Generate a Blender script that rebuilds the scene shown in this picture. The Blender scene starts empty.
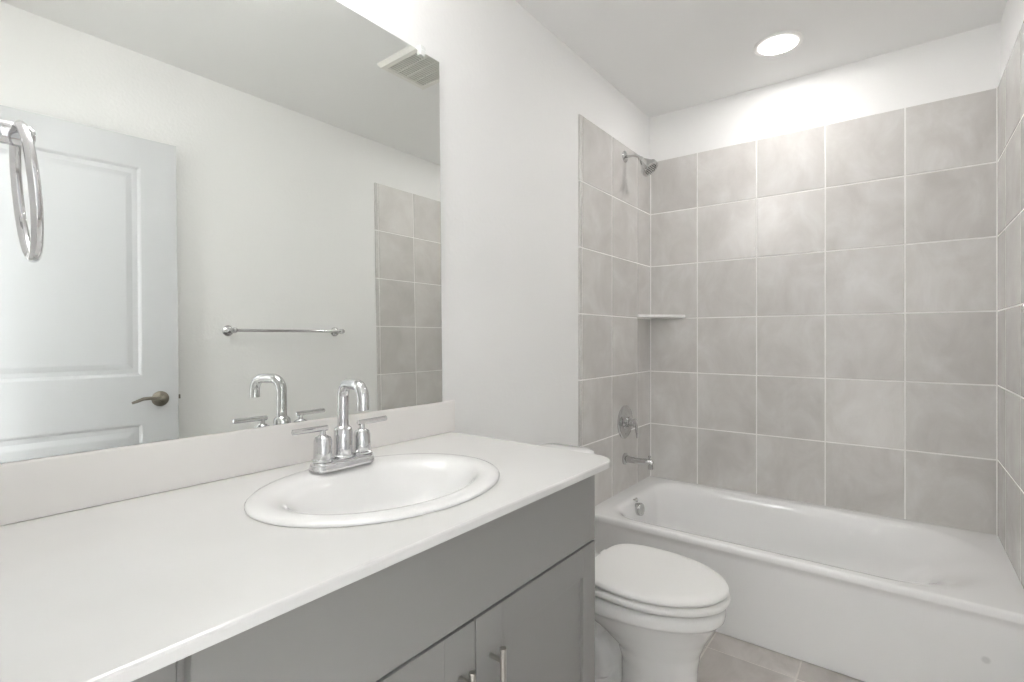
import bpy, bmesh, math, random
from mathutils import Vector, Matrix
S = bpy.context.scene
COL = S.collection
PI = math.pi

# ------------------------------------------------------------ camera
cam_data = bpy.data.cameras.new('camera')
cam_data.sensor_width = 36.0
cam_data.lens = 509.7 / 1024 * 36.0
cam_data.shift_y = -3.5 / 1024
cam_data.clip_start = 0.01
cam = bpy.data.objects.new('camera', cam_data)
COL.objects.link(cam)
cam.location = (-2.860, -1.169, 1.1605)
cam.rotation_euler = (PI / 2, 0, 0.652 - PI / 2)
S.camera = cam

# ------------------------------------------------------------ world, exposure
W = bpy.data.worlds.new('world')
S.world = W
W.use_nodes = True
W.node_tree.nodes['Background'].inputs[0].default_value = (0.86, 0.92, 1.0, 1)
W.node_tree.nodes['Background'].inputs[1].default_value = 0.5
S.view_settings.view_transform = 'Standard'
S.view_settings.look = 'None'
S.view_settings.gamma = 1.0
S.view_settings.exposure = 2.43
S.view_settings.use_curve_mapping = False
S.cycles.max_bounces = 16; S.cycles.diffuse_bounces = 12; S.cycles.glossy_bounces = 8     # small white room: many bounces
DOWNLIGHT = 39.0        # emission of the shower downlight lens
GLOBES = 4.0           # emission of the three vanity globes
HALL_FILL = 38.0             # emission of the unseen fill lamp added in the hall

# ------------------------------------------------------------ room numbers (metres)
RIM = 0.355             # tub rim
CEIL = 2.450
XB = 0.0                # tiled face of the back wall
YR = -1.482             # tiled face of the right wall
XN = -2.805             # near wall face
CT = 0.857              # counter top

# ------------------------------------------------------------ helpers
def woff(o):
    v = Vector((0, 0, 0))
    while o is not None:
        v += o.location
        o = o.parent
    return v

def obj(name, bm, mat, parent=None, smooth=None, bevel=0.0, seg=2, recalc=True):
    """link a bmesh (built in world coordinates) as ONE mesh object"""
    if recalc:
        bmesh.ops.recalc_face_normals(bm, faces=bm.faces)
    off = woff(parent)
    if parent is not None:
        bmesh.ops.translate(bm, vec=-off, verts=bm.verts)
    me = bpy.data.meshes.new(name)
    if smooth is not None:
        a = math.radians(smooth)
        for f in bm.faces: f.smooth = True
        for e in bm.edges:
            if len(e.link_faces) == 2:
                if e.calc_face_angle(0) > a: e.smooth = False
    bm.to_mesh(me); bm.free()
    for m in (mat if isinstance(mat, (list, tuple)) else [mat]):
        me.materials.append(m)
    o = bpy.data.objects.new(name, me)
    COL.objects.link(o)
    if parent is not None: o.parent = parent
    if bevel:
        b = o.modifiers.new('bevel', 'BEVEL'); b.width = bevel; b.segments = seg
        b.limit_method = 'ANGLE'; b.angle_limit = math.radians(40)
        b.harden_normals = True
        for p in me.polygons: p.use_smooth = True
    return o

def thing(name, label, cat, loc, group=None):
    o = bpy.data.objects.new(name, None)
    o.empty_display_size = 0.05
    COL.objects.link(o); o.location = loc
    return tag(o, label, cat, group)

def tag(o, label, cat, group=None):
    o['label'] = label; o['category'] = cat
    if group: o['group'] = group
    return o

def struct(name, bm, mat, **k):
    o = obj(name, bm, mat, **k); o['kind'] = 'structure'; return o

def NB(): return bmesh.new()

def box(bm, x0, x1, y0, y1, z0, z1, mi=0, mat=None):
    vs = [bm.verts.new((x, y, z)) for z in (z0, z1) for y in (y0, y1) for x in (x0, x1)]
    q = [(0, 2, 3, 1), (4, 5, 7, 6), (0, 1, 5, 4), (2, 6, 7, 3), (0, 4, 6, 2), (1, 3, 7, 5)]
    fs = []
    for f in q:
        g = bm.faces.new([vs[i] for i in f]); g.material_index = mi; fs.append(g)
    if mat is not None:
        bmesh.ops.transform(bm, matrix=mat, verts=vs)
    return vs, fs

def frame_of(d):
    d = Vector(d).normalized()
    up = Vector((0, 0, 1)) if abs(d.z) < 0.95 else Vector((1, 0, 0))
    a = d.cross(up).normalized(); b = a.cross(d).normalized()
    return a, b, d

def loft(bm, rings, cap0=True, cap1=True, closed=True, mi=0):
    R = [[bm.verts.new(p) for p in r] for r in rings]
    n = len(R[0])
    for i in range(len(R) - 1):
        for j in range(n if closed else n - 1):
            k = (j + 1) % n
            f = bm.faces.new((R[i][j], R[i][k], R[i + 1][k], R[i + 1][j])); f.material_index = mi
    if cap0: bm.faces.new(list(reversed(R[0]))).material_index = mi
    if cap1: bm.faces.new(R[-1]).material_index = mi
    return R

def tube(bm, pts, r, n=20, caps=True):
    pts = [Vector(p) for p in pts]
    rr = r if isinstance(r, (list, tuple)) else [r] * len(pts)
    rings = []; a = None
    for i, p in enumerate(pts):
        if i == 0: d = pts[1] - pts[0]
        elif i == len(pts) - 1: d = pts[-1] - pts[-2]
        else: d = (pts[i + 1] - p).normalized() + (p - pts[i - 1]).normalized()
        d.normalize()
        if a is None: a, b, _ = frame_of(d)
        else:
            a = (a - d * a.dot(d)).normalized()
        b = d.cross(a).normalized()
        rings.append([p + (a * math.cos(2 * PI * k / n) + b * math.sin(2 * PI * k / n)) * rr[i] for k in range(n)])
    loft(bm, rings, caps, caps)

def lathe(bm, base, axis, prof, n=32, caps=True):
    """prof = [(distance along axis, radius)]"""
    a, b, d = frame_of(axis); base = Vector(base)
    rings = []
    for h, r in prof:
        r = max(r, 1e-4)
        rings.append([base + d * h + (a * math.cos(2 * PI * k / n) + b * math.sin(2 * PI * k / n)) * r for k in range(n)])
    loft(bm, rings, caps, caps)

def arc_pts(c, u, v, r, a0, a1, n):
    c = Vector(c); u = Vector(u); v = Vector(v)
    return [c + (u * math.cos(a0 + (a1 - a0) * i / n) + v * math.sin(a0 + (a1 - a0) * i / n)) * r for i in range(n + 1)]

def rrect(x0, x1, y0, y1, r, z, n=10):
    """rounded rectangle ring; r = one radius or radii (x1y1, x0y1, x0y0, x1y0)"""
    if not isinstance(r, (list, tuple)): r = [r] * 4
    out = []
    cs = [(x1 - r[0], y1 - r[0], 0, r[0]), (x0 + r[1], y1 - r[1], 90, r[1]), (x0 + r[2], y0 + r[2], 180, r[2]), (x1 - r[3], y0 + r[3], 270, r[3])]
    for cx, cy, a, q in cs:
        for i in range(n + 1):
            t = math.radians(a + 90 * i / n)
            out.append((cx + q * math.cos(t), cy + q * math.sin(t), z))
    return out

def ellipse(cx, cy, a, b, z, n=64):
    return [(cx + a * math.cos(2 * PI * i / n), cy + b * math.sin(2 * PI * i / n), z) for i in range(n)]

# ------------------------------------------------------------ materials
def mat(name, col, rough=0.5, metal=0.0, coat=0.0, emit=None, estr=0.0, spec=None):
    m = bpy.data.materials.new(name); m.use_nodes = True
    b = m.node_tree.nodes['Principled BSDF']
    b.inputs['Base Color'].default_value = (*col, 1)
    b.inputs['Roughness'].default_value = rough
    b.inputs['Metallic'].default_value = metal
    b.inputs['Coat Weight'].default_value = coat
    b.inputs['Coat Roughness'].default_value = 0.05
    if spec is not None: b.inputs['Specular IOR Level'].default_value = spec
    if emit:
        b.inputs['Emission Color'].default_value = (*emit, 1)
        b.inputs['Emission Strength'].default_value = estr
    return m

def nodes(m): return m.node_tree.nodes, m.node_tree.links, m.node_tree.nodes['Principled BSDF']

def add_bump(m, scale, strength, dist=0.002, detail=2.0):
    N, L, b = nodes(m)
    tc = N.new('ShaderNodeTexCoord'); no = N.new('ShaderNodeTexNoise'); bp = N.new('ShaderNodeBump')
    no.inputs['Scale'].default_value = scale; no.inputs['Detail'].default_value = detail
    bp.inputs['Strength'].default_value = strength; bp.inputs['Distance'].default_value = dist
    L.new(tc.outputs['Object'], no.inputs['Vector']); L.new(no.outputs['Fac'], bp.inputs['Height'])
    L.new(bp.outputs['Normal'], b.inputs['Normal'])

def add_tone(m, c0, c1, scale, detail=3.0):
    N, L, b = nodes(m)
    tc = N.new('ShaderNodeTexCoord'); no = N.new('ShaderNodeTexNoise'); rp = N.new('ShaderNodeValToRGB')
    no.inputs['Scale'].default_value = scale; no.inputs['Detail'].default_value = detail
    rp.color_ramp.elements[0].position = 0.35; rp.color_ramp.elements[0].color = (*c0, 1)
    rp.color_ramp.elements[1].position = 0.65; rp.color_ramp.elements[1].color = (*c1, 1)
    L.new(tc.outputs['Object'], no.inputs['Vector']); L.new(no.outputs['Fac'], rp.inputs['Fac'])
    L.new(rp.outputs['Color'], b.inputs['Base Color'])

def tile_mat(name, dark, mid, light, rough, bump=0.15):
    m = mat(name, mid, rough, coat=0.25); N, L, b = nodes(m); b.inputs['Coat Roughness'].default_value = 0.2
    tc = N.new('ShaderNodeTexCoord'); at = N.new('ShaderNodeAttribute'); at.attribute_name = 'tile'
    mp = N.new('ShaderNodeMapping'); mp.inputs['Rotation'].default_value = (0.6, 0.5, 0.4); mp.inputs['Scale'].default_value = (1.0, 1.5, 1.0)
    n1 = N.new('ShaderNodeTexNoise'); n1.noise_dimensions = '4D'
    n1.inputs['Scale'].default_value = 4.5; n1.inputs['Detail'].default_value = 7; n1.inputs['Roughness'].default_value = 0.62; n1.inputs['Distortion'].default_value = 0.8
    mu = N.new('ShaderNodeMath'); mu.operation = 'MULTIPLY'; mu.inputs[1].default_value = 37.0
    L.new(at.outputs['Fac'], mu.inputs[0]); L.new(mu.outputs[0], n1.inputs['W'])
    L.new(tc.outputs['Object'], mp.inputs['Vector']); L.new(mp.outputs[0], n1.inputs['Vector'])
    rp = N.new('ShaderNodeValToRGB'); e = rp.color_ramp.elements
    e[0].position = 0.3; e[0].color = (*dark, 1); e[1].position = 0.72; e[1].color = (*light, 1)
    k = rp.color_ramp.elements.new(0.5); k.color = (*mid, 1)
    L.new(n1.outputs['Fac'], rp.inputs['Fac'])
    # each tile a touch lighter or darker than the next
    hs = N.new('ShaderNodeHueSaturation'); mr = N.new('ShaderNodeMapRange')
    mr.inputs['To Min'].default_value = 0.955; mr.inputs['To Max'].default_value = 1.045
    L.new(at.outputs['Fac'], mr.inputs['Value']); L.new(mr.outputs[0], hs.inputs['Value'])
    L.new(rp.outputs['Color'], hs.inputs['Color']); L.new(hs.outputs[0], b.inputs['Base Color'])
    bp = N.new('ShaderNodeBump'); bp.inputs['Strength'].default_value = bump; bp.inputs['Distance'].default_value = 0.004
    L.new(n1.outputs['Fac'], bp.inputs['Height']); L.new(bp.outputs[0], b.inputs['Normal'])
    return m

M_wall = mat('painted_wall', (0.875, 0.874, 0.868), 0.6); add_bump(M_wall, 75, 0.30, 0.003)
M_ceil = mat('painted_ceiling', (0.86, 0.86, 0.855), 0.8); add_bump(M_ceil, 90, 0.2, 0.002)
M_tile = tile_mat('marbled_wall_tile', (0.56, 0.54, 0.52), (0.63, 0.612, 0.592), (0.71, 0.70, 0.685), 0.22)
M_grout = mat('wall_grout', (0.86, 0.85, 0.83), 0.7)
M_ftile = tile_mat('floor_tile', (0.42, 0.39, 0.365), (0.53, 0.50, 0.475), (0.65, 0.62, 0.59), 0.35)
M_fgrout = mat('floor_grout', (0.68, 0.65, 0.61), 0.8)
M_porc = mat('white_porcelain', (0.86, 0.86, 0.855), 0.12, coat=0.5)
M_tubm = mat('white_enamel', (0.88, 0.88, 0.88), 0.14, coat=0.4)
M_plast = mat('white_plastic', (0.87, 0.865, 0.85), 0.28)
M_count = mat('white_cultured_marble', (0.775, 0.77, 0.76), 0.22, coat=0.15)
add_tone(M_count, (0.725, 0.722, 0.712), (0.745, 0.742, 0.734), 6)
M_splash = mat('backsplash_white', (0.84, 0.82, 0.80), 0.3)
M_cab = mat('grey_cabinet_paint', (0.30, 0.298, 0.288), 0.42)
M_cabin = mat('cabinet_recess', (0.14, 0.14, 0.135), 0.7)
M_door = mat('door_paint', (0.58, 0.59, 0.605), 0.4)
M_trim = mat('trim_paint', (0.80, 0.80, 0.79), 0.4)
M_chrome = mat('chrome', (0.68, 0.68, 0.69), 0.05, 1.0)
M_shower_metal = mat('chrome_darkened', (0.60, 0.60, 0.595), 0.07, 1.0)  # same chrome, base darkened in place of dark reflections the room lacks
M_nickel = mat('brushed_nickel', (0.50, 0.485, 0.45), 0.3, 1.0)
M_pewter = mat('aged_pewter', (0.23, 0.21, 0.175), 0.32, 1.0); add_bump(M_pewter, 120, 0.5, 0.002)
M_mirror = mat('silvered_glass', (0.855, 0.872, 0.85), 0.0, 1.0)
M_medge = mat('mirror_edge', (0.32, 0.34, 0.32), 0.3)
M_dark = mat('dark_gap', (0.02, 0.02, 0.02), 0.8)
M_vent = mat('vent_plastic', (0.80, 0.79, 0.75), 0.45)
M_ventin = mat('vent_inside', (0.12, 0.12, 0.11), 0.8)
M_clip = mat('clear_clip', (0.85, 0.86, 0.85), 0.15)
M_lens = mat('lit_lens', (1, 1, 1), 0.5, emit=(1.0, 0.985, 0.965), estr=DOWNLIGHT)
M_globe = mat('lit_globe', (1, 1, 1), 0.5, emit=(1.0, 0.985, 0.965), estr=GLOBES)
M_hall_fill = mat('hall_fill_glow', (1, 1, 1), 0.5, emit=(0.95, 0.975, 1.0), estr=HALL_FILL)

# faint round scuff low on the tub apron
def spot(m, x, y, z, r, dark):
    N, L, b = nodes(m)
    g = N.new('ShaderNodeNewGeometry'); d = N.new('ShaderNodeVectorMath'); d.operation = 'DISTANCE'
    d.inputs[1].default_value = (x, y, z)
    mr = N.new('ShaderNodeMapRange'); mr.inputs['From Min'].default_value = r * 0.55; mr.inputs['From Max'].default_value = r
    mx = N.new('ShaderNodeMix'); mx.data_type = 'RGBA'
    c = b.inputs['Base Color'].default_value
    mx.inputs['A'].default_value = (*[v * dark for v in c[:3]], 1); mx.inputs['B'].default_value = c[:]
    L.new(g.outputs['Position'], d.inputs[0]); L.new(d.outputs['Value'], mr.inputs['Value'])
    L.new(mr.outputs[0], mx.inputs['Factor']); L.new(mx.outputs['Result'], b.inputs['Base Color'])
spot(M_tubm, -0.775, -1.372, 0.190, 0.013, 0.82)

# ------------------------------------------------------------ room shell
WT = 0.10
bm = NB(); box(bm, XN - 0.11, 0.11, 0.004, 0.004 + WT, 0, CEIL); struct('wall_left', bm, M_wall)
bm = NB(); box(bm, 0.008, 0.008 + WT, -1.492, 0.004, 0, CEIL); struct('wall_back', bm, M_wall)
bm = NB(); box(bm, XN - 0.11, 0.11, -1.492 - WT, -1.492, 0, CEIL); struct('wall_right', bm, M_wall)
LX, LY = -.372, -.739
bm = NB()
hole_ = ellipse(LX, LY, .0785, .0785, 0, 48)
lv = []
for z in (CEIL, CEIL + .08):
    o_ = [bm.verts.new(p) for p in ((XN - .11, -1.6, z), (.11, -1.6, z), (.11, .11, z), (XN - .11, .11, z))]
    i_ = [bm.verts.new((x, y, z)) for x, y, _ in hole_]
    es = []
    for q in (o_, i_):
        es += [bm.edges.new((q[j], q[(j + 1) % len(q)])) for j in range(len(q))]
    bmesh.ops.triangle_fill(bm, use_beauty=True, use_dissolve=False, edges=es)
    lv.append((o_, i_))
for a_, b_ in zip(*lv):
    for j in range(len(a_)): bm.faces.new((a_[j], a_[(j + 1) % len(a_)], b_[(j + 1) % len(a_)], b_[j]))
struct('ceiling', bm, M_ceil)
# near wall with the open doorway the photograph is taken from
DY0, DY1, DZ = -1.462, -0.625, 2.055
bm = NB()
box(bm, XN - 0.11, XN, DY1, 0.004, 0, CEIL)
box(bm, XN - 0.11, XN, -1.492, DY0, 0, CEIL)
box(bm, XN - 0.11, XN, DY0, DY1, DZ, CEIL)
struct('wall_near', bm, M_wall)
bm = NB()
box(bm, XN, XN + 0.012, DY1, DY1 + 0.057, 0, DZ + 0.057)
box(bm, XN, XN + 0.012, DY0, DY1, DZ, DZ + 0.057)
struct('trim_4', bm, M_trim, bevel=0.003)
# hall behind the camera
HX = XN - 0.11
bm = NB(); box(bm, HX - 1.35, HX - 1.25, -2.6, 1.0, 0, CEIL); struct('wall_hall_far', bm, M_wall)
bm = NB(); box(bm, HX - 1.25, HX, -2.7, -2.6, 0, CEIL); struct('wall_hall_right', bm, M_wall)
bm = NB(); box(bm, HX - 1.25, HX, 1.0, 1.1, 0, CEIL); struct('wall_hall_left', bm, M_wall)
bm = NB(); box(bm, HX - 0.0, HX + 0.1, -2.6, -1.592, 0, CEIL); box(bm, HX, HX + 0.1, 0.104, 1.0, 0, CEIL); struct('wall_hall_near', bm, M_wall)
bm = NB(); box(bm, HX - 1.35, HX, -2.7, 1.1, CEIL, CEIL + 0.08); struct('ceiling_hall', bm, M_ceil)

def tile_box(bm, lay, org, U, V, Nn, u0, u1, v0, v1, th, g=0.0032, bv=0.0015):
    """one tile: slab with eased edges in the (U,V) plane, front at org + Nn*0"""
    u0 += g; u1 -= g; v0 += g; v1 -= g
    t = random.random()
    rings = []
    for (i, d) in ((0, -th), (0, -bv), (bv * 0.35, -bv * 0.3), (bv, 0)):
        rings.append([org + U * a + V * b + Nn * d for a, b in ((u0 + i, v0 + i), (u1 - i, v0 + i), (u1 - i, v1 - i), (u0 + i, v1 - i))])
    R = loft(bm, rings, cap0=False)
    for r in R:
        for v in r: v[lay] = t

def tiled(name, org, U, V, Nn, us, vs, th, extra=()):
    random.seed(hash(name) % 1000 if False else sum(map(ord, name)))
    bm = NB(); lay = bm.verts.layers.float.new('tile')
    org = Vector(org); U = Vector(U); V = Vector(V); Nn = Vector(Nn)
    cells = [(us[i], us[i + 1], vs[j], vs[j + 1]) for i in range(len(us) - 1) for j in range(len(vs) - 1)] + list(extra)
    for c in cells: tile_box(bm, lay, org, U, V, Nn, *c, th)
    if name == 'trim_1':      # caulk in the two inside corners
        for ya, yb in ((-.0085, -.0035), (YR - .001, YR + .0035)): box(bm, -.0035, .003, ya, yb, vs[0], vs[-1] - .001, 1)
    # grout bed just under the tile faces
    beds = [(us[0], us[-1], vs[0], vs[-1])] + list(extra)
    for (a, b_, c, d) in beds:
        a -= (.007 if a < .01 else 0); b_ += (.006 if b_ > 1.4 else -.001); d -= .002
        vv = [bm.verts.new(org + U * p + V * q - Nn * 0.0018) for p, q in ((a, c), (b_, c), (b_, d), (a, d))]
        f = bm.faces.new(vv); f.material_index = 1
        if f.normal.dot(Nn) < 0: f.normal_flip()
    return struct(name, bm, [M_tile, M_grout], recalc=True)

rows = [RIM + i * 0.3048 for i in range(7)]; rows[0] -= .009
cols = [0.0, 0.274, 0.575, 0.879, 1.183, 1.482]
tiled('trim_1', (XB, 0, 0), (0, -1, 0), (0, 0, 1), (-1, 0, 0), cols, rows, 0.008)
lc = [0.0, 0.186, 0.495, 0.800]
ex = [(0.800, 0.825, r0, r1) for r0, r1 in zip([0.0] + rows[:-1], rows)]
tiled('trim_2', (0, -0.004, 0), (-1, 0, 0), (0, 0, 1), (0, -1, 0), lc, rows, 0.008, ex)
tiled('trim_3', (0, YR, 0), (-1, 0, 0), (0, 0, 1), (0, 1, 0), [0.0, 0.205, 0.505, 0.800], rows, 0.010, ex)

# floor: tiles laid as shallow slabs over grout
random.seed(5)
bm = NB(); lay = bm.verts.layers.float.new('tile')
fx = [-0.295 - 0.30 * i for i in range(-1, 15)]
fy = [1.0]; ys = [-0.59 + 0.295 * i for i in range(-7, 6)]
for i in range(len(fx) - 1):
    for j in range(len(ys) - 1):
        x1, x0 = fx[i], fx[i + 1]; y0, y1 = ys[j], ys[j + 1]
        tile_box(bm, lay, Vector((0, 0, 0)), Vector((1, 0, 0)), Vector((0, 1, 0)), Vector((0, 0, 1)), x0, x1, y0, y1, 0.008, g=0.0025, bv=0.0015)
vv = [bm.verts.new(p) for p in ((0.1, -2.7, -0.0012), (0.1, 1.1, -0.0012), (-4.5, 1.1, -0.0012), (-4.5, -2.7, -0.0012))]
f = bm.faces.new(vv); f.material_index = 1
struct('floor', bm, [M_ftile, M_fgrout])

# baseboards
bm = NB(); box(bm, -1.695, -0.826, -0.008, 0.0035, 0.001, 0.083); struct('baseboard_left', bm, M_trim, bevel=0.003)
bm = NB(); box(bm, -1.95, -0.826, -1.4915, -1.479, 0.001, 0.083); struct('baseboard_right', bm, M_trim, bevel=0.003)

# ------------------------------------------------------------ corner shelf
bm = NB()
sz = 1.272
pts = [(-0.001, -0.005)] + [(-0.001, -0.205), (-0.006, -0.211)] + [(-0.192, -0.013), (-0.188, -0.0055)]
lo = [(x, y, sz) for x, y in pts]; hi = [(x, y, sz + 0.016) for x, y in pts]
loft(bm, [lo, hi])
o = obj('corner_shelf', bm, M_plast, bevel=0.003)
tag(o, 'small white triangular corner shelf on the tiled wall beneath the shower head', 'shelf')

# ------------------------------------------------------------ bathtub
t = thing('bathtub', 'white alcove bathtub with flat apron in front of the grey tiled wall', 'bathtub', (-0.4, -0.74, 0))
bm = NB()
X0, X1, Y0, Y1 = -0.786, 0.0030, -1.4840, -0.0022
R1 = RIM - 0.002
rings = [
    rrect(X0 + .010, X1, Y0, Y1, 0.004, 0.002), rrect(X0 + .010, X1, Y0, Y1, 0.004, 0.30),
    rrect(X0 + .008, X1, Y0, Y1, 0.004, 0.318), rrect(X0 + .001, X1, Y0, Y1, 0.004, 0.326), rrect(X0, X1, Y0, Y1, 0.004, 0.332),
    rrect(X0 + .001, X1, Y0, Y1, 0.004, R1 - 0.010), rrect(X0 + .004, X1, Y0, Y1, 0.004, R1 - 0.004), rrect(X0 + .010, X1, Y0, Y1, 0.004, R1 - 0.0005), rrect(X0 + .016, X1 - .002, Y0 + .002, Y1 - .002, 0.004, R1),
]
rr = (0.13, 0.13, 0.30, 0.30)
def basin(dx0, dx1, dy0, dy1, dz, k=1.0):
    a, b, c, d = -0.732 + dx0, -0.062 - dx1, -1.415 + dy0, -0.092 - dy1
    return rrect(a, b, c, d, [.13 * k, .13 * k, .43 * (b - a), .43 * (b - a)], R1 - dz)
rings += [basin(-.020, -.012, -.03, -.016, 0.0), basin(-.008, -.004, -.012, -.006, .0008), basin(.004, .004, .010, .004, .004), basin(.015, .011, .035, .011, .010), basin(.025, .018, .07, .018, .021),
          basin(.034, .025, .11, .025, .038), basin(.042, .032, .15, .031, .065), basin(.050, .040, .20, .036, .11),
          basin(.060, .052, .26, .040, .18, .95), basin(.078, .068, .32, .056, .245, .9), basin(.10, .09, .36, .08, .285, .8), basin(.135, .125, .41, .12, .305, .65), basin(.2, .19, .5, .2, .312, .4)]
loft(bm, rings, cap0=False, cap1=True)
obj('tub_shell', bm, M_tubm, t, smooth=50)
# trip-lever overflow plate, knob and drain on the end wall
bm = NB()
oc = Vector((-0.448, -0.117, 0.301)); od = Vector((0, -1, 0.12)).normalized()
lathe(bm, oc - od * 0.006, od, [(0, .030), (.012, .031), (.030, .031), (.034, .028), (.035, .020), (.034, .017)], 32)
obj('overflow_plate', bm, M_shower_metal, t, smooth=40)
bm = NB()
lathe(bm, oc + Vector((-.006, 0.018, 0.044)), (0, -1, 0.2), [(0, .004), (.012, .004), (.013, .010), (.020, .011), (.024, .007)], 20)
obj('trip_knob', bm, M_shower_metal, t, smooth=40)
bm = NB(); lathe(bm, (-0.40, -0.33, 0.0405), (0, 0, 1), [(0, .034), (.004, .033), (.006, .025), (.008, .020), (.012, .016), (.013, .0)], 32)
obj('drain', bm, M_shower_metal, t, smooth=40)

# ------------------------------------------------------------ shower head
t = thing('wall_shower', 'chrome shower head on a bent arm high on the tiled side wall', 'shower head', (-0.35, -0.004, 2.118))
bm = NB(); lathe(bm, (-0.35, -0.0045, 2.118), (0, -1, 0), [(0, .030), (.004, .030), (.009, .022), (.012, .014), (.012, .012)], 32)
obj('wall_flange', bm, M_shower_metal, t, smooth=40)
bm = NB()
hd = Vector((0, -0.645, -0.764)).normalized()
fc = Vector((-0.35, -0.150, 2.022)); nk = fc - hd * 0.094
p0 = Vector((-0.35, -0.012, 2.118)); p1 = Vector((-0.35, -0.052, 2.116))
pts = [p0 + (p1 - p0) * s_ for s_ in (0, .4, .7)]
for s_ in [i / 8 for i in range(9)]:
    a_, b_, c_ = p1, Vector((-0.35, -0.078, 2.110)), nk + hd * 0.008
    pts.append(a_ * (1 - s_) ** 2 + b_ * 2 * s_ * (1 - s_) + c_ * s_ ** 2)
tube(bm, pts, 0.0085, 20)
obj('shower_arm', bm, M_shower_metal, t, smooth=40)
bm = NB(); lathe(bm, nk, hd, [(0, .011), (.008, .014), (.018, .014), (.022, .017), (.045, .029), (.068, .040), (.071, .046), (.090, .047), (.094, .044), (.094, .038), (.091, .036)], 40)
hb = obj('spray_head', bm, M_shower_metal, t, smooth=35)
bm = NB()
a_, b_, d_ = frame_of(hd)
for rr_, nn in ((.010, 6), (.020, 12), (.029, 18)):
    for k in range(nn):
        q = 2 * PI * k / nn
        lathe(bm, fc + (a_ * math.cos(q) + b_ * math.sin(q)) * rr_ - hd * 0.002, hd, [(0, .0018), (.004, .0012)], 6)
obj('nozzles', bm, M_dark, hb)

# ------------------------------------------------------------ shower valve
VX, VZ = -0.352, 0.714
t = thing('shower_valve', 'round chrome shower valve plate with lever on the tiled wall', 'shower valve', (VX, -0.004, VZ))
bm = NB(); lathe(bm, (VX, -0.0045, VZ), (0, -1, 0), [(0, .087), (.004, .087), (.008, .083), (.010, .070), (.008, .058), (.009, .045), (.013, .036), (.016, .032)], 48)
obj('escutcheon', bm, M_shower_metal, t, smooth=40)
bm = NB(); lathe(bm, (VX, -0.018, VZ), (0, -1, 0), [(0, .027), (.018, .026), (.020, .020), (.036, .019), (.038, .022), (.050, .022), (.054, .016)], 32)
h_ = obj('handle_hub', bm, M_shower_metal, t, smooth=40)
bm = NB(); tube(bm, [(VX, -0.070, VZ + 0.016), (VX, -0.072, VZ - 0.03), (VX, -0.076, VZ - 0.078)], [.0075, .0065, .0055], 16)
lathe(bm, (VX, -0.058, VZ + .004), (0, -1, 0), [(0, .012), (.016, .011), (.018, .006)], 20)
obj('lever', bm, M_shower_metal, h_, smooth=40)
for dz in (0.066, -0.066):
    bm = NB(); lathe(bm, (VX, -0.011, VZ + dz), (0, -1, 0), [(0, .006), (.003, .006), (.004, .003)], 12)
    obj('screw', bm, M_shower_metal, t, smooth=40)

# ------------------------------------------------------------ tub spout
SZ = 0.519
t = thing('tub_spout', 'chrome tub spout with diverter knob between valve and bathtub rim', 'spout', (VX, -0.004, SZ))
bm = NB(); lathe(bm, (VX, -0.0045, SZ), (0, -1, 0), [(0, .031), (.008, .031), (.013, .026), (.014, .021)], 32)
obj('wall_flange', bm, M_shower_metal, t, smooth=40)
bm = NB()
tube(bm, [(VX, -0.012, SZ), (VX, -0.05, SZ), (VX, -0.12, SZ + .001), (VX, -0.148, SZ), (VX, -0.160, SZ - .004)], [.0185, .0175, .0165, .0165, .011], 24)
tube(bm, [(VX, -0.146, SZ + .004), (VX, -0.147, SZ - 0.018), (VX, -0.148, SZ - 0.034)], [.0125, .0135, .014], 20)
obj('spout_body', bm, M_shower_metal, t, smooth=45)
bm = NB(); lathe(bm, (VX, -0.142, SZ + .012), (0, 0, 1), [(0, .004), (.012, .004), (.013, .007), (.019, .0075), (.022, .004)], 20)
obj('diverter_knob', bm, M_shower_metal, t, smooth=40)

# ------------------------------------------------------------ toilet
TX = -1.30
t = thing('toilet', 'white elongated toilet with closed lid between vanity and bathtub', 'toilet', (TX, -0.4, 0))
def egg(cx, yb, yf, hw, z, p=2.3, n=56, tp=0.12):
    """elongated outline: blunt at the back (yb), rounded at the front (yf)"""
    cy = yb - (yb - yf) * 0.42; out = []
    for i in range(n):
        a = 2 * PI * i / n; c, s_ = math.cos(a), math.sin(a)
        if s_ < 0:
            x = hw * (abs(c) ** (2 / 2.0)) * (1 if c >= 0 else -1); y = cy + (cy - yf) * s_
        else:
            x = hw * (abs(c) ** (2 / p)) * (1 if c >= 0 else -1) * (1 - tp * s_); y = cy + (yb - cy) * (s_ ** (2 / p))
        out.append((cx + x, y, z))
    return out
bm = NB()
rg = [egg(TX, -.44, -.685, .108, 0.001, 2.6), egg(TX, -.44, -.690, .113, 0.006, 2.6), egg(TX, -.44, -.690, .113, 0.020, 2.6),
      egg(TX, -.445, -.682, .106, 0.030, 2.6), egg(TX, -.45, -.678, .104, 0.08, 2.5), egg(TX, -.45, -.680, .105, 0.15, 2.5),
      egg(TX, -.43, -.688, .112, 0.20, 2.4), egg(TX, -.36, -.706, .130, 0.245, 2.3), egg(TX, -.28, -.726, .150, 0.282, 2.3), egg(TX, -.235, -.742, .164, 0.308, 2.3),
      egg(TX, -.222, -.750, .170, 0.318, 2.3), egg(TX, -.220, -.758, .177, 0.323, 2.3), egg(TX, -.218, -.761, .180, 0.338, 2.3), egg(TX, -.218, -.760, .179, 0.354, 2.3), egg(TX, -.220, -.750, .168, 0.3635, 2.3)]
loft(bm, rg)
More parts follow.
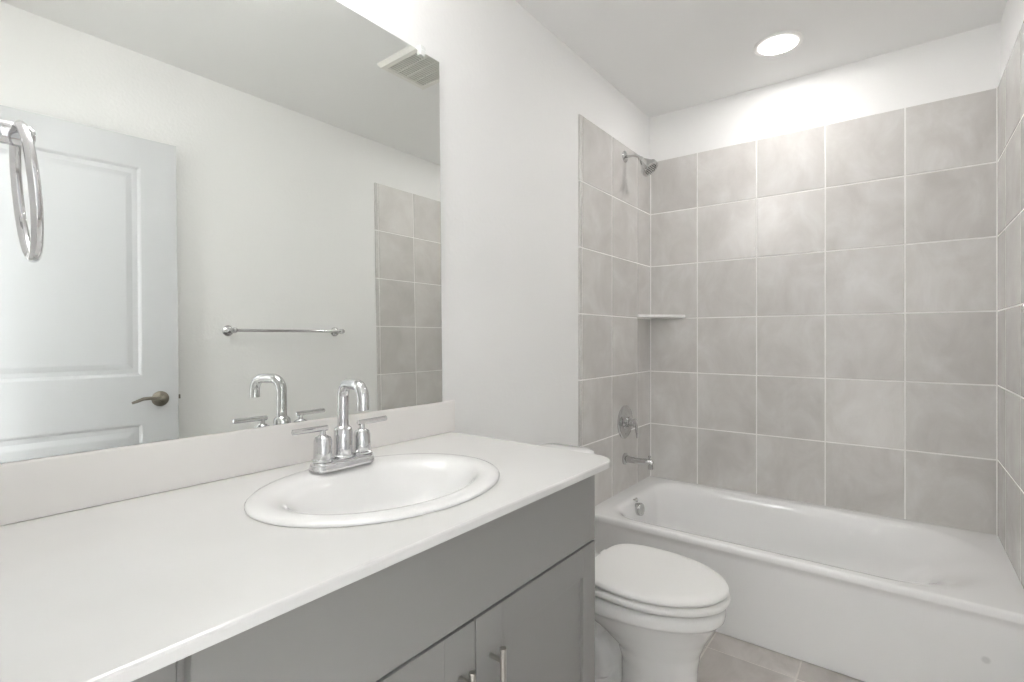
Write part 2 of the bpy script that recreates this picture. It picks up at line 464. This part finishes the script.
# rear foot, trapway S-curves on both flanks and the shelf that carries the tank
loft(bm, [rrect(TX - .085, TX + .085, -.50, -.13, .05, .001), rrect(TX - .085, TX + .085, -.50, -.13, .05, .035), rrect(TX - .055, TX + .055, -.48, -.15, .05, .05), rrect(TX - .055, TX + .055, -.46, -.15, .05, .22), rrect(TX - .10, TX + .10, -.40, -.06, .05, .30), rrect(TX - .12, TX + .12, -.36, -.03, .04, .345), rrect(TX - .12, TX + .12, -.34, -.03, .04, .372)])
for s_ in (-1, 1):
    x = TX + s_ * .052
    pts = [(x, -.45, .285), (x, -.40, .255), (x, -.355, .215), (x, -.36, .16), (x, -.40, .125), (x, -.40, .085), (x, -.34, .065), (x, -.27, .085), (x, -.235, .14), (x, -.21, .22)]
    sm = []
    for i in range(len(pts) - 1):
        a_, b_ = Vector(pts[i]), Vector(pts[i + 1])
        sm += [a_, (a_ + b_) / 2]
    sm.append(Vector(pts[-1]))
    for _ in range(2): sm = [sm[0]] + [(sm[i - 1] + sm[i] * 2 + sm[i + 1]) / 4 for i in range(1, len(sm) - 1)] + [sm[-1]]
    tube(bm, sm, 0.040, 16)
b_ = obj('bowl', bm, M_porc, t)
md = b_.modifiers.new('fuse', 'REMESH'); md.mode = 'VOXEL'; md.voxel_size = 0.0055; md.use_smooth_shade = True
md = b_.modifiers.new('soften', 'SMOOTH'); md.factor = 0.6; md.iterations = 5
# seat and lid
bm = NB()
loft(bm, [egg(TX, -0.350, -.755, .170, .3745, 4.5, tp=.10), egg(TX, -0.342, -.768, .183, .377, 4.5, tp=.10), egg(TX, -0.340, -.771, .186, .382, 4.5, tp=.10), egg(TX, -0.340, -.771, .186, .390, 4.5, tp=.10), egg(TX, -0.342, -.768, .183, .3945, 4.5, tp=.10), egg(TX, -0.350, -.756, .172, .3965, 4.5, tp=.10)])
obj('seat', bm, M_plast, t, smooth=50)
bm = NB()
loft(bm, [egg(TX, -0.358, -.745, .160, .4015, 4.5, tp=.10), egg(TX, -0.346, -.764, .180, .403, 4.5, tp=.10), egg(TX, -0.344, -.767, .183, .407, 4.5, tp=.10), egg(TX, -0.344, -.767, .183, .412, 4.5, tp=.10), egg(TX, -0.346, -.764, .180, .4165, 4.5, tp=.10), egg(TX, -0.353, -.756, .173, .4195, 4.5, tp=.10), egg(TX, -0.378, -.72, .145, .4212, 4.5, tp=.10)])
obj('lid', bm, M_plast, t, smooth=50)
for sx in (-.050, .050):
    for yy in (-.38, -.70):
        for za, zb in ((.3965, .4017), (.360, .3747)):
            bm = NB(); box(bm, TX + sx - .01, TX + sx + .01, yy - .006, yy + .006, za, zb)
            obj('bumper', bm, M_plast, t)
bm = NB()
for sx in (-.075, .075): lathe(bm, (TX + sx - .018, -.330, .391), (1, 0, 0), [(0, .010), (.002, .012), (.034, .012), (.036, .010)], 20)
box(bm, TX - .09, TX + .09, -.345, -.318, .3655, .386)
obj('hinge', bm, M_plast, t, smooth=40)
bm = NB()
tk = [(.190, .165, .374), (.200, .172, .385), (.208, .180, .45), (.215, .188, .60), (.218, .192, .690)]
loft(bm, [rrect(TX - a, TX + a, -.025 - w_, -.025, .035, z) for a, w_, z in tk])
tank = obj('tank', bm, M_porc, t, smooth=50)
bm = NB()
loft(bm, [rrect(TX - a, TX + a, y0, -.018, .045, z) for a, y0, z in ((.222, -.222, .692), (.229, -.230, .696), (.230, -.231, .712), (.226, -.227, .722), (.210, -.212, .728), (.15, -.16, .731))])
obj('tank_lid', bm, M_porc, t, smooth=50)
bm = NB(); lathe(bm, (TX - .14, -.215, .635), (0, -1, 0), [(0, .014), (.008, .014), (.010, .008), (.02, .007)], 20)
tube(bm, [(TX - .14, -.236, .635), (TX - .10, -.238, .632), (TX - .065, -.236, .628)], [.006, .007, .008], 12)
obj('flush_lever', bm, M_chrome, tank, smooth=40)
for s_ in (-1, 1):
    bm = NB(); lathe(bm, (TX + s_ * .078, -.30, .033), (0, 0, 1), [(0, .014), (.012, .013), (.019, .008), (.021, .002)], 20)
    obj('bolt_cap', bm, M_plast, t, smooth=50)

# ------------------------------------------------------------ vanity cabinet
CX0, CX1, CF = -2.6375, -1.710, -0.536       # cabinet box, face-frame plane
DF = -0.5555                                 # door faces
t = thing('vanity_cabinet', 'grey vanity cabinet with two recessed-panel doors under the white counter', 'cabinet', (-2.175, -0.28, 0))
bm = NB()
zt = CT - 0.0164
box(bm, CX0, CX0 + .018, CF + .019, -.002, .0, zt); box(bm, CX1 - .018, CX1, CF + .019, -.002, .0, zt)
box(bm, CX0 + .018, CX1 - .018, -.014, -.002, .1, zt)
box(bm, CX0 + .018, CX1 - .018, CF + .019, -.014, .10, .118)
box(bm, CX0 + .018, CX1 - .018, CF + .075, CF + .09, .0, .10)
# face frame
box(bm, CX0, CX0 + .04, CF, CF + .019, .10, zt); box(bm, CX1 - .04, CX1, CF, CF + .019, .0, zt)
box(bm, CX0 + .04, CX1 - .04, CF, CF + .019, zt - .03, zt); box(bm, CX0 + .04, CX1 - .04, CF, CF + .019, .10, .135)
obj('cabinet_body', bm, M_cab, t)
bm = NB(); box(bm, CX0 + .006, CX1 - .001, DF, CF - .0005, .6538, zt - .006)
obj('false_drawer_front', bm, M_cab, t, bevel=0.002)
def shaker(x0, x1, z0, z1, hx):
    bm = NB(); r = 0.078; z2 = z1 - 0.071
    box(bm, x0, x0 + r, DF, CF - .0005, z0, z1); box(bm, x1 - (.060 if hx > 0 else r), x1, DF, CF - .0005, z0, z1)
    xa = x0 + r - .0002; xb = x1 - (.060 if hx > 0 else r) + .0002
    box(bm, xa, xb, DF, CF - .0005, z2, z1); box(bm, xa, xb, DF, CF - .0005, z0, z0 + .071)
    d = obj('cabinet_door', bm, M_cab, t, bevel=0.0012)
    bm = NB(); box(bm, xa - .001, xb + .001, DF + .008, CF - .002, z0 + .07, z2 + .001)
    obj('door_panel', bm, M_cab, d)
    bm = NB(); hxx = x0 + .041 if hx > 0 else x1 - .041
    zc = z1 - .0595 - .090; yb = DF - .030
    tube(bm, [(hxx, yb, zc - .088), (hxx, yb, zc + .088)], .006, 20)
    for dz in (-.064, .064): tube(bm, [(hxx, DF + .002, zc + dz), (hxx, yb, zc + dz)], .0048, 16)
    obj('handle', bm, M_nickel, d, smooth=50)
    return d
shaker(-2.1635, CX1 - .001, .112, .649, 1)
shaker(CX0 + .006, -2.1665, .112, .649, -1)
# filler beside the cabinet up to the near wall
o = NB(); box(o, XN + .002, CX0 - .0006, -.535, -.515, 0.0, zt - .0005)
box(o, XN + .002, XN + .05, -.545, -.535, 0.0, zt - .0005)
tag(obj('filler_panel', o, M_cab, bevel=0.001), 'plain grey filler panel closing the gap left of the vanity cabinet', 'panel')

# ------------------------------------------------------------ counter with sink cut-out
def slab_hole(x0, x1, y0, y1, rad, hole, z0, z1, edge=0.004):
    bm = NB()
    def ring(ins, z):
        return [bm.verts.new(p) for p in rrect(x0 + ins, x1 - ins, y0 + ins, y1 - ins, [max(q - ins, .0004) for q in rad], z, 8)]
    layers = [ring(edge * .0, z0), ring(0, z1 - edge), ring(edge * .3, z1 - edge * .3), ring(edge, z1)]
    n = len(layers[0])
    for a, b in zip(layers, layers[1:]):
        for j in range(n): bm.faces.new((a[j], a[(j + 1) % n], b[(j + 1) % n], b[j]))
    ht = [bm.verts.new((x, y, z1)) for x, y, _ in hole]; hb = [bm.verts.new((x, y, z0)) for x, y, _ in hole]
    m = len(ht)
    for j in range(m): bm.faces.new((ht[j], ht[(j + 1) % m], hb[(j + 1) % m], hb[j]))
    for out, inn in ((layers[-1], ht), (layers[0], hb)):
        es = [bm.edges.get((r[j], r[(j + 1) % len(r)])) for r in (out, inn) for j in range(len(r))]
        bmesh.ops.triangle_fill(bm, use_beauty=True, use_dissolve=False, edges=es)
    return bm
SX, SY = -2.177, -0.316
t = thing('vanity_countertop', 'white vanity countertop with low backsplash along the mirror wall', 'countertop', (-2.2, -0.3, CT - .0160))
bm = slab_hole(XN + .001, -1.672, -0.601, 0.003, (0.006, 0.004, 0.004, 0.060), ellipse(SX, SY, .235, .185, 0, 48), CT - .0160, CT)
obj('counter_slab', bm, M_count, t)
bm = NB(); box(bm, XN + .001, -1.658, -.0205, .003, CT + .0002, CT + .1)
obj('backsplash', bm, M_splash, t, bevel=0.003, seg=3)

# ------------------------------------------------------------ sink
t = thing('sink', 'white oval drop-in sink set in the vanity counter', 'sink', (SX, SY, CT))
bm = NB()
def se(a, b, z, dy=0.0): return ellipse(SX, SY + dy, a, b, z, 80)
loft(bm, [se(.232, .182, CT - .004), se(.266, .2125, CT + .0002), se(.269, .2155, CT + .0012), se(.269, .2155, CT + .0035), se(.265, .212, CT + .0068), se(.254, .202, CT + .0092), se(.239, .188, CT + .0100),
          se(.226, .172, CT + .0086, -.004), se(.214, .158, CT + .0045, -.008), se(.204, .147, CT - .004, -.011), se(.193, .136, CT - .018, -.012), se(.180, .126, CT - .037, -.012),
          se(.162, .113, CT - .060, -.011), se(.138, .096, CT - .082, -.010), se(.108, .075, CT - .102, -.008), se(.075, .054, CT - .115, -.006), se(.045, .036, CT - .122, -.003), se(.026, .026, CT - .124)], cap0=False)
obj('basin', bm, M_porc, t, smooth=60)
bm = NB(); lathe(bm, (SX, SY, CT - .1238), (0, 0, 1), [(0, .024), (.003, .023), (.004, .017), (.001, .015), (.006, .014), (.009, .010), (.010, .001)], 32)
obj('drain', bm, M_chrome, t, smooth=40)
bm = NB(); lathe(bm, (SX, SY - .012 - .118, CT - .048), (0, 1, .6), [(-.004, .009), (.002, .009), (.003, .006), (.001, .005)], 20)
obj('overflow_hole', bm, M_chrome, t, smooth=40)

# ------------------------------------------------------------ faucet
FX, FY, FZ = -2.166, -0.152, CT + .0098
t = thing('faucet', 'chrome two-handle faucet with arched spout behind the oval sink', 'faucet', (FX, FY, FZ))
bm = NB()
loft(bm, [rrect(FX - .081 + i, FX + .081 - i, FY - .026 + i, FY + .026 - i, .026 - i, FZ + z, 12) for i, z in ((0, 0), (0, .006), (.001, .009), (.003, .011), (.0032, .013), (.002, .015), (.003, .019), (.006, .021))])
obj('base_plate', bm, M_chrome, t, smooth=40)
bm = NB(); lathe(bm, (FX, FY, FZ + .021), (0, 0, 1), [(0, .0235), (.004, .0235), (.006, .021), (.062, .0205), (.066, .019), (.070, .0145), (.071, .0135)], 40)
obj('spout_base', bm, M_chrome, t, smooth=35)
bm = NB()
zt_ = CT + .200; rad = .032; reach = .104
sd = Vector((-.195, -.981, 0)).normalized()      # the spout is swung a little towards the door
F0 = Vector((FX, FY, 0)); F1 = F0 + sd * reach
Z = Vector((0, 0, 1))
pts = [F0 + Z * (FZ + .080), F0 + Z * (zt_ - rad - .010)]
pts += arc_pts(F0 + sd * rad + Z * (zt_ - rad), -sd, Z, rad, 0, PI / 2, 10)
pts += arc_pts(F1 - sd * rad + Z * (zt_ - rad), -sd, Z, rad, PI / 2, PI, 10)
pts += [F1 + Z * (CT + .152)]
tube(bm, pts, .0125, 28)
sp = obj('spout', bm, M_chrome, t, smooth=45)
bm = NB(); lathe(bm, F1 + Z * (CT + .154), (0, 0, -1), [(0, .0128), (.005, .0128), (.006, .011), (.004, .009)], 28)
obj('aerator', bm, M_chrome, sp, smooth=40)
for s_ in (-1, 1):
    hx = FX + s_ * .0515
    bm = NB(); lathe(bm, (hx, FY, FZ + .021), (0, 0, 1), [(0, .0240), (.004, .0240), (.006, .020), (.044, .0195), (.052, .017), (.056, .010), (.057, .0095)], 36)
    hb = obj('handle', bm, M_chrome, t, smooth=35)
    bm = NB(); lathe(bm, (hx, FY, FZ + .077), (0, 0, 1), [(0, .0065), (.014, .006)], 20)
    lz = FZ + .0925; d = s_
    tube(bm, [(hx - d * .012, FY, lz), (hx - d * .0105, FY, lz), (hx + d * .070, FY, lz + .001), (hx + d * .0715, FY, lz + .001)], [.0045, .0062, .0062, .0045], 20)
    obj('lever', bm, M_chrome, hb, smooth=40)
bm = NB(); tube(bm, [(FX, FY + .020, FZ + .02), (FX, FY + .020, FZ + .068)], .0022, 10); lathe(bm, (FX, FY + .0235, FZ + .066), (0, 0, 1), [(0, .003), (.004, .0045), (.009, .003)], 14)
obj('lift_rod', bm, M_chrome, t, smooth=40)

# ------------------------------------------------------------ mirror
t = thing('wall_mirror', 'large frameless wall mirror standing on the backsplash above the vanity', 'mirror', (-2.25, -0.01, CT + .1))
bm = NB()
mb, mt_ = CT + .1008, 2.035
yb_, yt_ = -.0175, -.0035
def mq(off): return [(XN + .002, yb_ + off, mb), (-1.7140, yb_ + off, mb), (-1.7140, yt_ + off, mt_), (XN + .002, yt_ + off, mt_)]
R = loft(bm, [mq(.004), mq(0), ])
for f in bm.faces: f.material_index = 1
bm.faces.ensure_lookup_table()
for f in bm.faces:
    if all(abs(v.co.y - (yb_ if v.co.z < 1.5 else yt_)) < 1e-6 for v in f.verts): f.material_index = 0
obj('mirror_glass', bm, [M_mirror, M_medge], t)
for cx_ in (-1.790, -2.60):
    bm = NB(); box(bm, cx_ - .010, cx_ + .010, -.0115, .0035, mt_ + .0005, mt_ + .014); box(bm, cx_ - .010, cx_ + .010, -.0115, -.0045, mt_ - .014, mt_ + .0005)
    obj('mirror_clip', bm, M_clip, t, bevel=0.002)

# ------------------------------------------------------------ towel ring (on the near wall, over the counter)
RX, RY, RZ = -2.729, -0.342, 1.332
t = thing('towel_ring', 'chrome towel ring hanging at the left edge above the counter', 'towel ring', (XN, RY, RZ + .08))
bm = NB(); lathe(bm, (XN + .0005, RY, RZ + .067), (1, 0, 0), [(0, .026), (.006, .026), (.010, .020), (.012, .013)], 32)
lathe(bm, (XN + .010, RY, RZ + .067), (1, 0, 0), [(0, .011), (.030, .010), (.036, .0135), (.068, .0135), (.073, .010), (.075, .002)], 28)
obj('wall_post', bm, M_chrome, t, smooth=40)
bm = NB()
n = 72; rings = []
tilt = math.radians(3)
for i in range(n):
    a = 2 * PI * i / n
    c = Vector((RX - .007 * math.cos(a) + .0055 * math.sin(a), RY + .076 * math.sin(a), RZ + .076 * math.cos(a)))
    o1 = Vector((0, math.sin(a), math.cos(a))); o2 = Vector((1, 0, 0))
    rings.append([c + (o1 * math.cos(2 * PI * k / 16) + o2 * math.sin(2 * PI * k / 16)) * .0056 for k in range(16)])
rings.append(rings[0])
R = [[bm.verts.new(p) for p in r] for r in rings[:-1]]
for i in range(n):
    for k in range(16):
        bm.faces.new((R[i][k], R[i][(k + 1) % 16], R[(i + 1) % n][(k + 1) % 16], R[(i + 1) % n][k]))
obj('ring', bm, M_chrome, t, smooth=60)

# ------------------------------------------------------------ towel bar on the right wall (seen in the mirror)
t = thing('towel_bar', 'chrome towel bar on the opposite wall reflected in the mirror', 'towel bar', (-1.42, -1.49, 1.232))
BY = -1.422
for x in (-1.717, -1.122):
    bm = NB(); lathe(bm, (x, -1.4915, 1.232), (0, 1, 0), [(0, .026), (.006, .026), (.011, .020), (.014, .012), (.050, .010), (.056, .014), (.082, .014), (.088, .010), (.090, .002)], 28)
    obj('wall_post', bm, M_chrome, t, smooth=40)
bm = NB(); tube(bm, [(-1.713, BY, 1.232), (-1.126, BY, 1.232)], .0078, 20)
obj('bar', bm, M_chrome, t, smooth=50)

# ------------------------------------------------------------ door, open against the right wall (seen in the mirror)
HP = Vector((XN + .012, -1.4555, 0)); EP = Vector((-1.972, -1.381, 0))
dv = (EP - HP); DW = dv.length; ang = math.atan2(dv.y, dv.x)
DMt = Matrix.Translation(HP) @ Matrix.Rotation(ang, 4, 'Z')
TH = .034
def panel_face(bm, x0, x1, z0, z1, y, s):
    prev = None; rings = []
    for ins, d in ((0, 0), (.004, -.0015), (.012, -.0085), (.030, -.0085), (.050, -.0025), (.054, -.002)):
        rings.append([(x0 + ins, y + s * d, z0 + ins), (x1 - ins, y + s * d, z0 + ins), (x1 - ins, y + s * d, z1 - ins), (x0 + ins, y + s * d, z1 - ins)])
    loft(bm, rings, cap0=False)
bm = NB()
s0 = .130; zz = [(.24, .835), (1.035, 1.915)]; z0, z1 = .012, 2.040
box(bm, 0, s0, -TH, 0, z0, z1); box(bm, DW - s0, DW, -TH, 0, z0, z1)
box(bm, s0, DW - s0, -TH, 0, z0, zz[0][0]); box(bm, s0, DW - s0, -TH, 0, zz[0][1], zz[1][0]); box(bm, s0, DW - s0, -TH, 0, zz[1][1], z1)
for a, b in zz:
    panel_face(bm, s0, DW - s0, a, b, 0, 1); panel_face(bm, s0, DW - s0, a, b, -TH, -1)
bmesh.ops.remove_doubles(bm, verts=bm.verts, dist=1e-5)
# drop interior faces shared by the abutting boards
seen = {}
for f in bm.faces:
    seen.setdefault(frozenset(v.index for v in f.verts), []).append(f)
bm.transform(DMt)
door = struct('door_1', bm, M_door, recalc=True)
door['label'] = 'white two-panel door standing open against the far wall in the mirror'
def W3(x, y, z): return DMt @ Vector((x, y, z))
nv = (DMt.to_3x3() @ Vector((0, 1, 0))); uv = (DMt.to_3x3() @ Vector((1, 0, 0)))
for s, y0 in ((1, 0), (-1, -TH)):
    hxl = DW - .068; hz = .935; N_ = nv * s
    c = W3(hxl, y0, hz)
    bm = NB(); lathe(bm, c - N_ * .0005, N_, [(0, .032), (.004, .032), (.008, .028), (.011, .018), (.013, .012)] + ([(.042, .011), (.046, .014), (.056, .014), (.060, .006)] if s > 0 else [(.03, .011), (.034, .012), (.040, .006)]), 32)
    hd_ = obj('door_handle', bm, M_pewter, door, smooth=40)
    bm = NB(); dd = .050 if s > 0 else .034
    P_ = [c + N_ * dd + uv * (-u) + Vector((0, 0, w)) for u, w in ((-.004, 0), (.02, .002), (.045, .008), (.07, .007), (.09, -.001), (.108, -.007))]
    tube(bm, P_, [.009, .0085, .0075, .0068, .0062, .005], 16)
    obj('lever', bm, M_pewter, hd_, smooth=50)
bm = NB(); box(bm, DW - .0008, DW + .0012, -TH + .005, -.005, .91, .965, mat=DMt)
box(bm, DW + .001, DW + .010, -TH + .011, -.011, .928, .946, mat=DMt)
obj('latch', bm, M_pewter, door)
for hz in (.22, 1.02, 1.82):
    bm = NB(); lathe(bm, W3(-.004, .004, hz - .045), (0, 0, 1), [(0, .005), (.002, .006), (.088, .006), (.09, .005)], 14)
    obj('hinge', bm, M_pewter, door, smooth=40)

# ------------------------------------------------------------ exhaust vent in the ceiling (seen in the mirror)
vx0, vx1, vy0, vy1 = -1.362, -1.075, -.758, -.471
t = thing('exhaust_vent', 'square white ceiling exhaust vent grille reflected in the mirror corner', 'vent', (-1.218, -.615, CEIL))
bm = NB()
def fr(i, z): return [(vx0 + i, vy0 + i, z), (vx1 - i, vy0 + i, z), (vx1 - i, vy1 - i, z), (vx0 + i, vy1 - i, z)]
loft(bm, [fr(0, CEIL - .0005), fr(.001, CEIL - .008), fr(.012, CEIL - .020), fr(.034, CEIL - .020), fr(.036, CEIL - .016), fr(.036, CEIL - .0005)], False, False)
obj('vent_frame', bm, M_vent, t)
bm = NB(); vv = [bm.verts.new(p) for p in fr(.036, CEIL - .003)]; bm.faces.new(vv); box(bm, vx0 + .036, vx1 - .036, vy0 + .036, vy1 - .036, CEIL - .004, CEIL - .0005)
obj('vent_back', bm, M_ventin, t)
bm = NB()
k = 15; w_ = (vx1 - vx0 - .072) / k
for i in range(k):
    y = vy0 + .036 + (i + .5) * w_
    box(bm, vx0 + .0355, vx1 - .0355, y - .0026, y + .0026, CEIL - .019, CEIL - .009)
for i in range(1, 4):
    x = vx0 + .036 + i * (vx1 - vx0 - .072) / 4
    box(bm, x - .0025, x + .0025, vy0 + .0355, vy1 - .0355, CEIL - .018, CEIL - .009)
obj('vent_grille', bm, M_vent, t)

# ------------------------------------------------------------ recessed downlight over the tub
t = thing('recessed_downlight', 'lit round recessed downlight in the ceiling over the bathtub', 'ceiling light', (-.372, -.739, CEIL))
bm = NB()
lathe(bm, (LX, LY, CEIL - .0006), (0, 0, -1), [(0, .098), (.002, .098), (.005, .092), (.006, .080), (.004, .0765), (-.002, .0755), (-.004, .074), (-.004, .0775), (-.0005, .0775)], 48, caps=False)
bm.faces.ensure_lookup_table()
obj('trim_ring', bm, M_plast, t, smooth=40)
bm = NB(); lathe(bm, (LX, LY, CEIL - .0005), (0, 0, -1), [(0, .046), (.003, .044), (.006, .032), (.007, .02), (.0075, .002)], 48)
obj('lens', bm, M_lens, t, smooth=60)
bm = NB(); lathe(bm, (LX, LY, CEIL + .0012), (0, 0, 1), [(0, .0775), (.002, .0775), (.004, .002)], 48)
obj('reflector', bm, M_plast, t, smooth=40)

# ------------------------------------------------------------ vanity light bar above the mirror
t = thing('vanity_light', 'three-globe vanity light bar on the wall above the mirror', 'wall light', (-2.35, -.02, 2.35))
bm = NB(); box(bm, -2.62, -2.08, -.022, .0035, 2.325, 2.385); obj('back_plate', bm, M_nickel, t, bevel=.004)
for x in (-2.56, -2.35, -2.14):
    bm = NB(); tube(bm, [(x, -.02, 2.355), (x, -.155, 2.355), (x, -.168, 2.348), (x, -.17, 2.335)], .008, 14)
    lathe(bm, (x, -.17, 2.342), (0, 0, -1), [(0, .016), (.012, .024), (.014, .010)], 20)
    arm = obj('lamp_arm', bm, M_nickel, t, smooth=40)
    bm = NB(); lathe(bm, (x, -.17, 2.326), (0, 0, -1), [(0, .022), (.008, .042), (.028, .058), (.055, .063), (.080, .058), (.100, .042), (.110, .022), (.112, .002)], 24)
    obj('globe', bm, M_globe, arm, smooth=60)

# ------------------------------------------------------------ unseen lamp added in the hall as fill through the doorway
t = thing('hall_fill_light', 'round fill light added out of view in the hall behind the doorway', 'ceiling light', (-3.60, 0.72, CEIL))
bm = NB(); lathe(bm, (-3.60, 0.72, CEIL - .0005), (0, 0, -1), [(0, .19), (.02, .19), (.022, .175)], 40); obj('fill_base', bm, M_trim, t, smooth=40)
bm = NB(); lathe(bm, (-3.60, 0.72, CEIL - .0215), (0, 0, -1), [(0, .172), (.02, .165), (.05, .13), (.07, .07), (.075, .002)], 40); obj('fill_shade', bm, M_hall_fill, t, smooth=60)
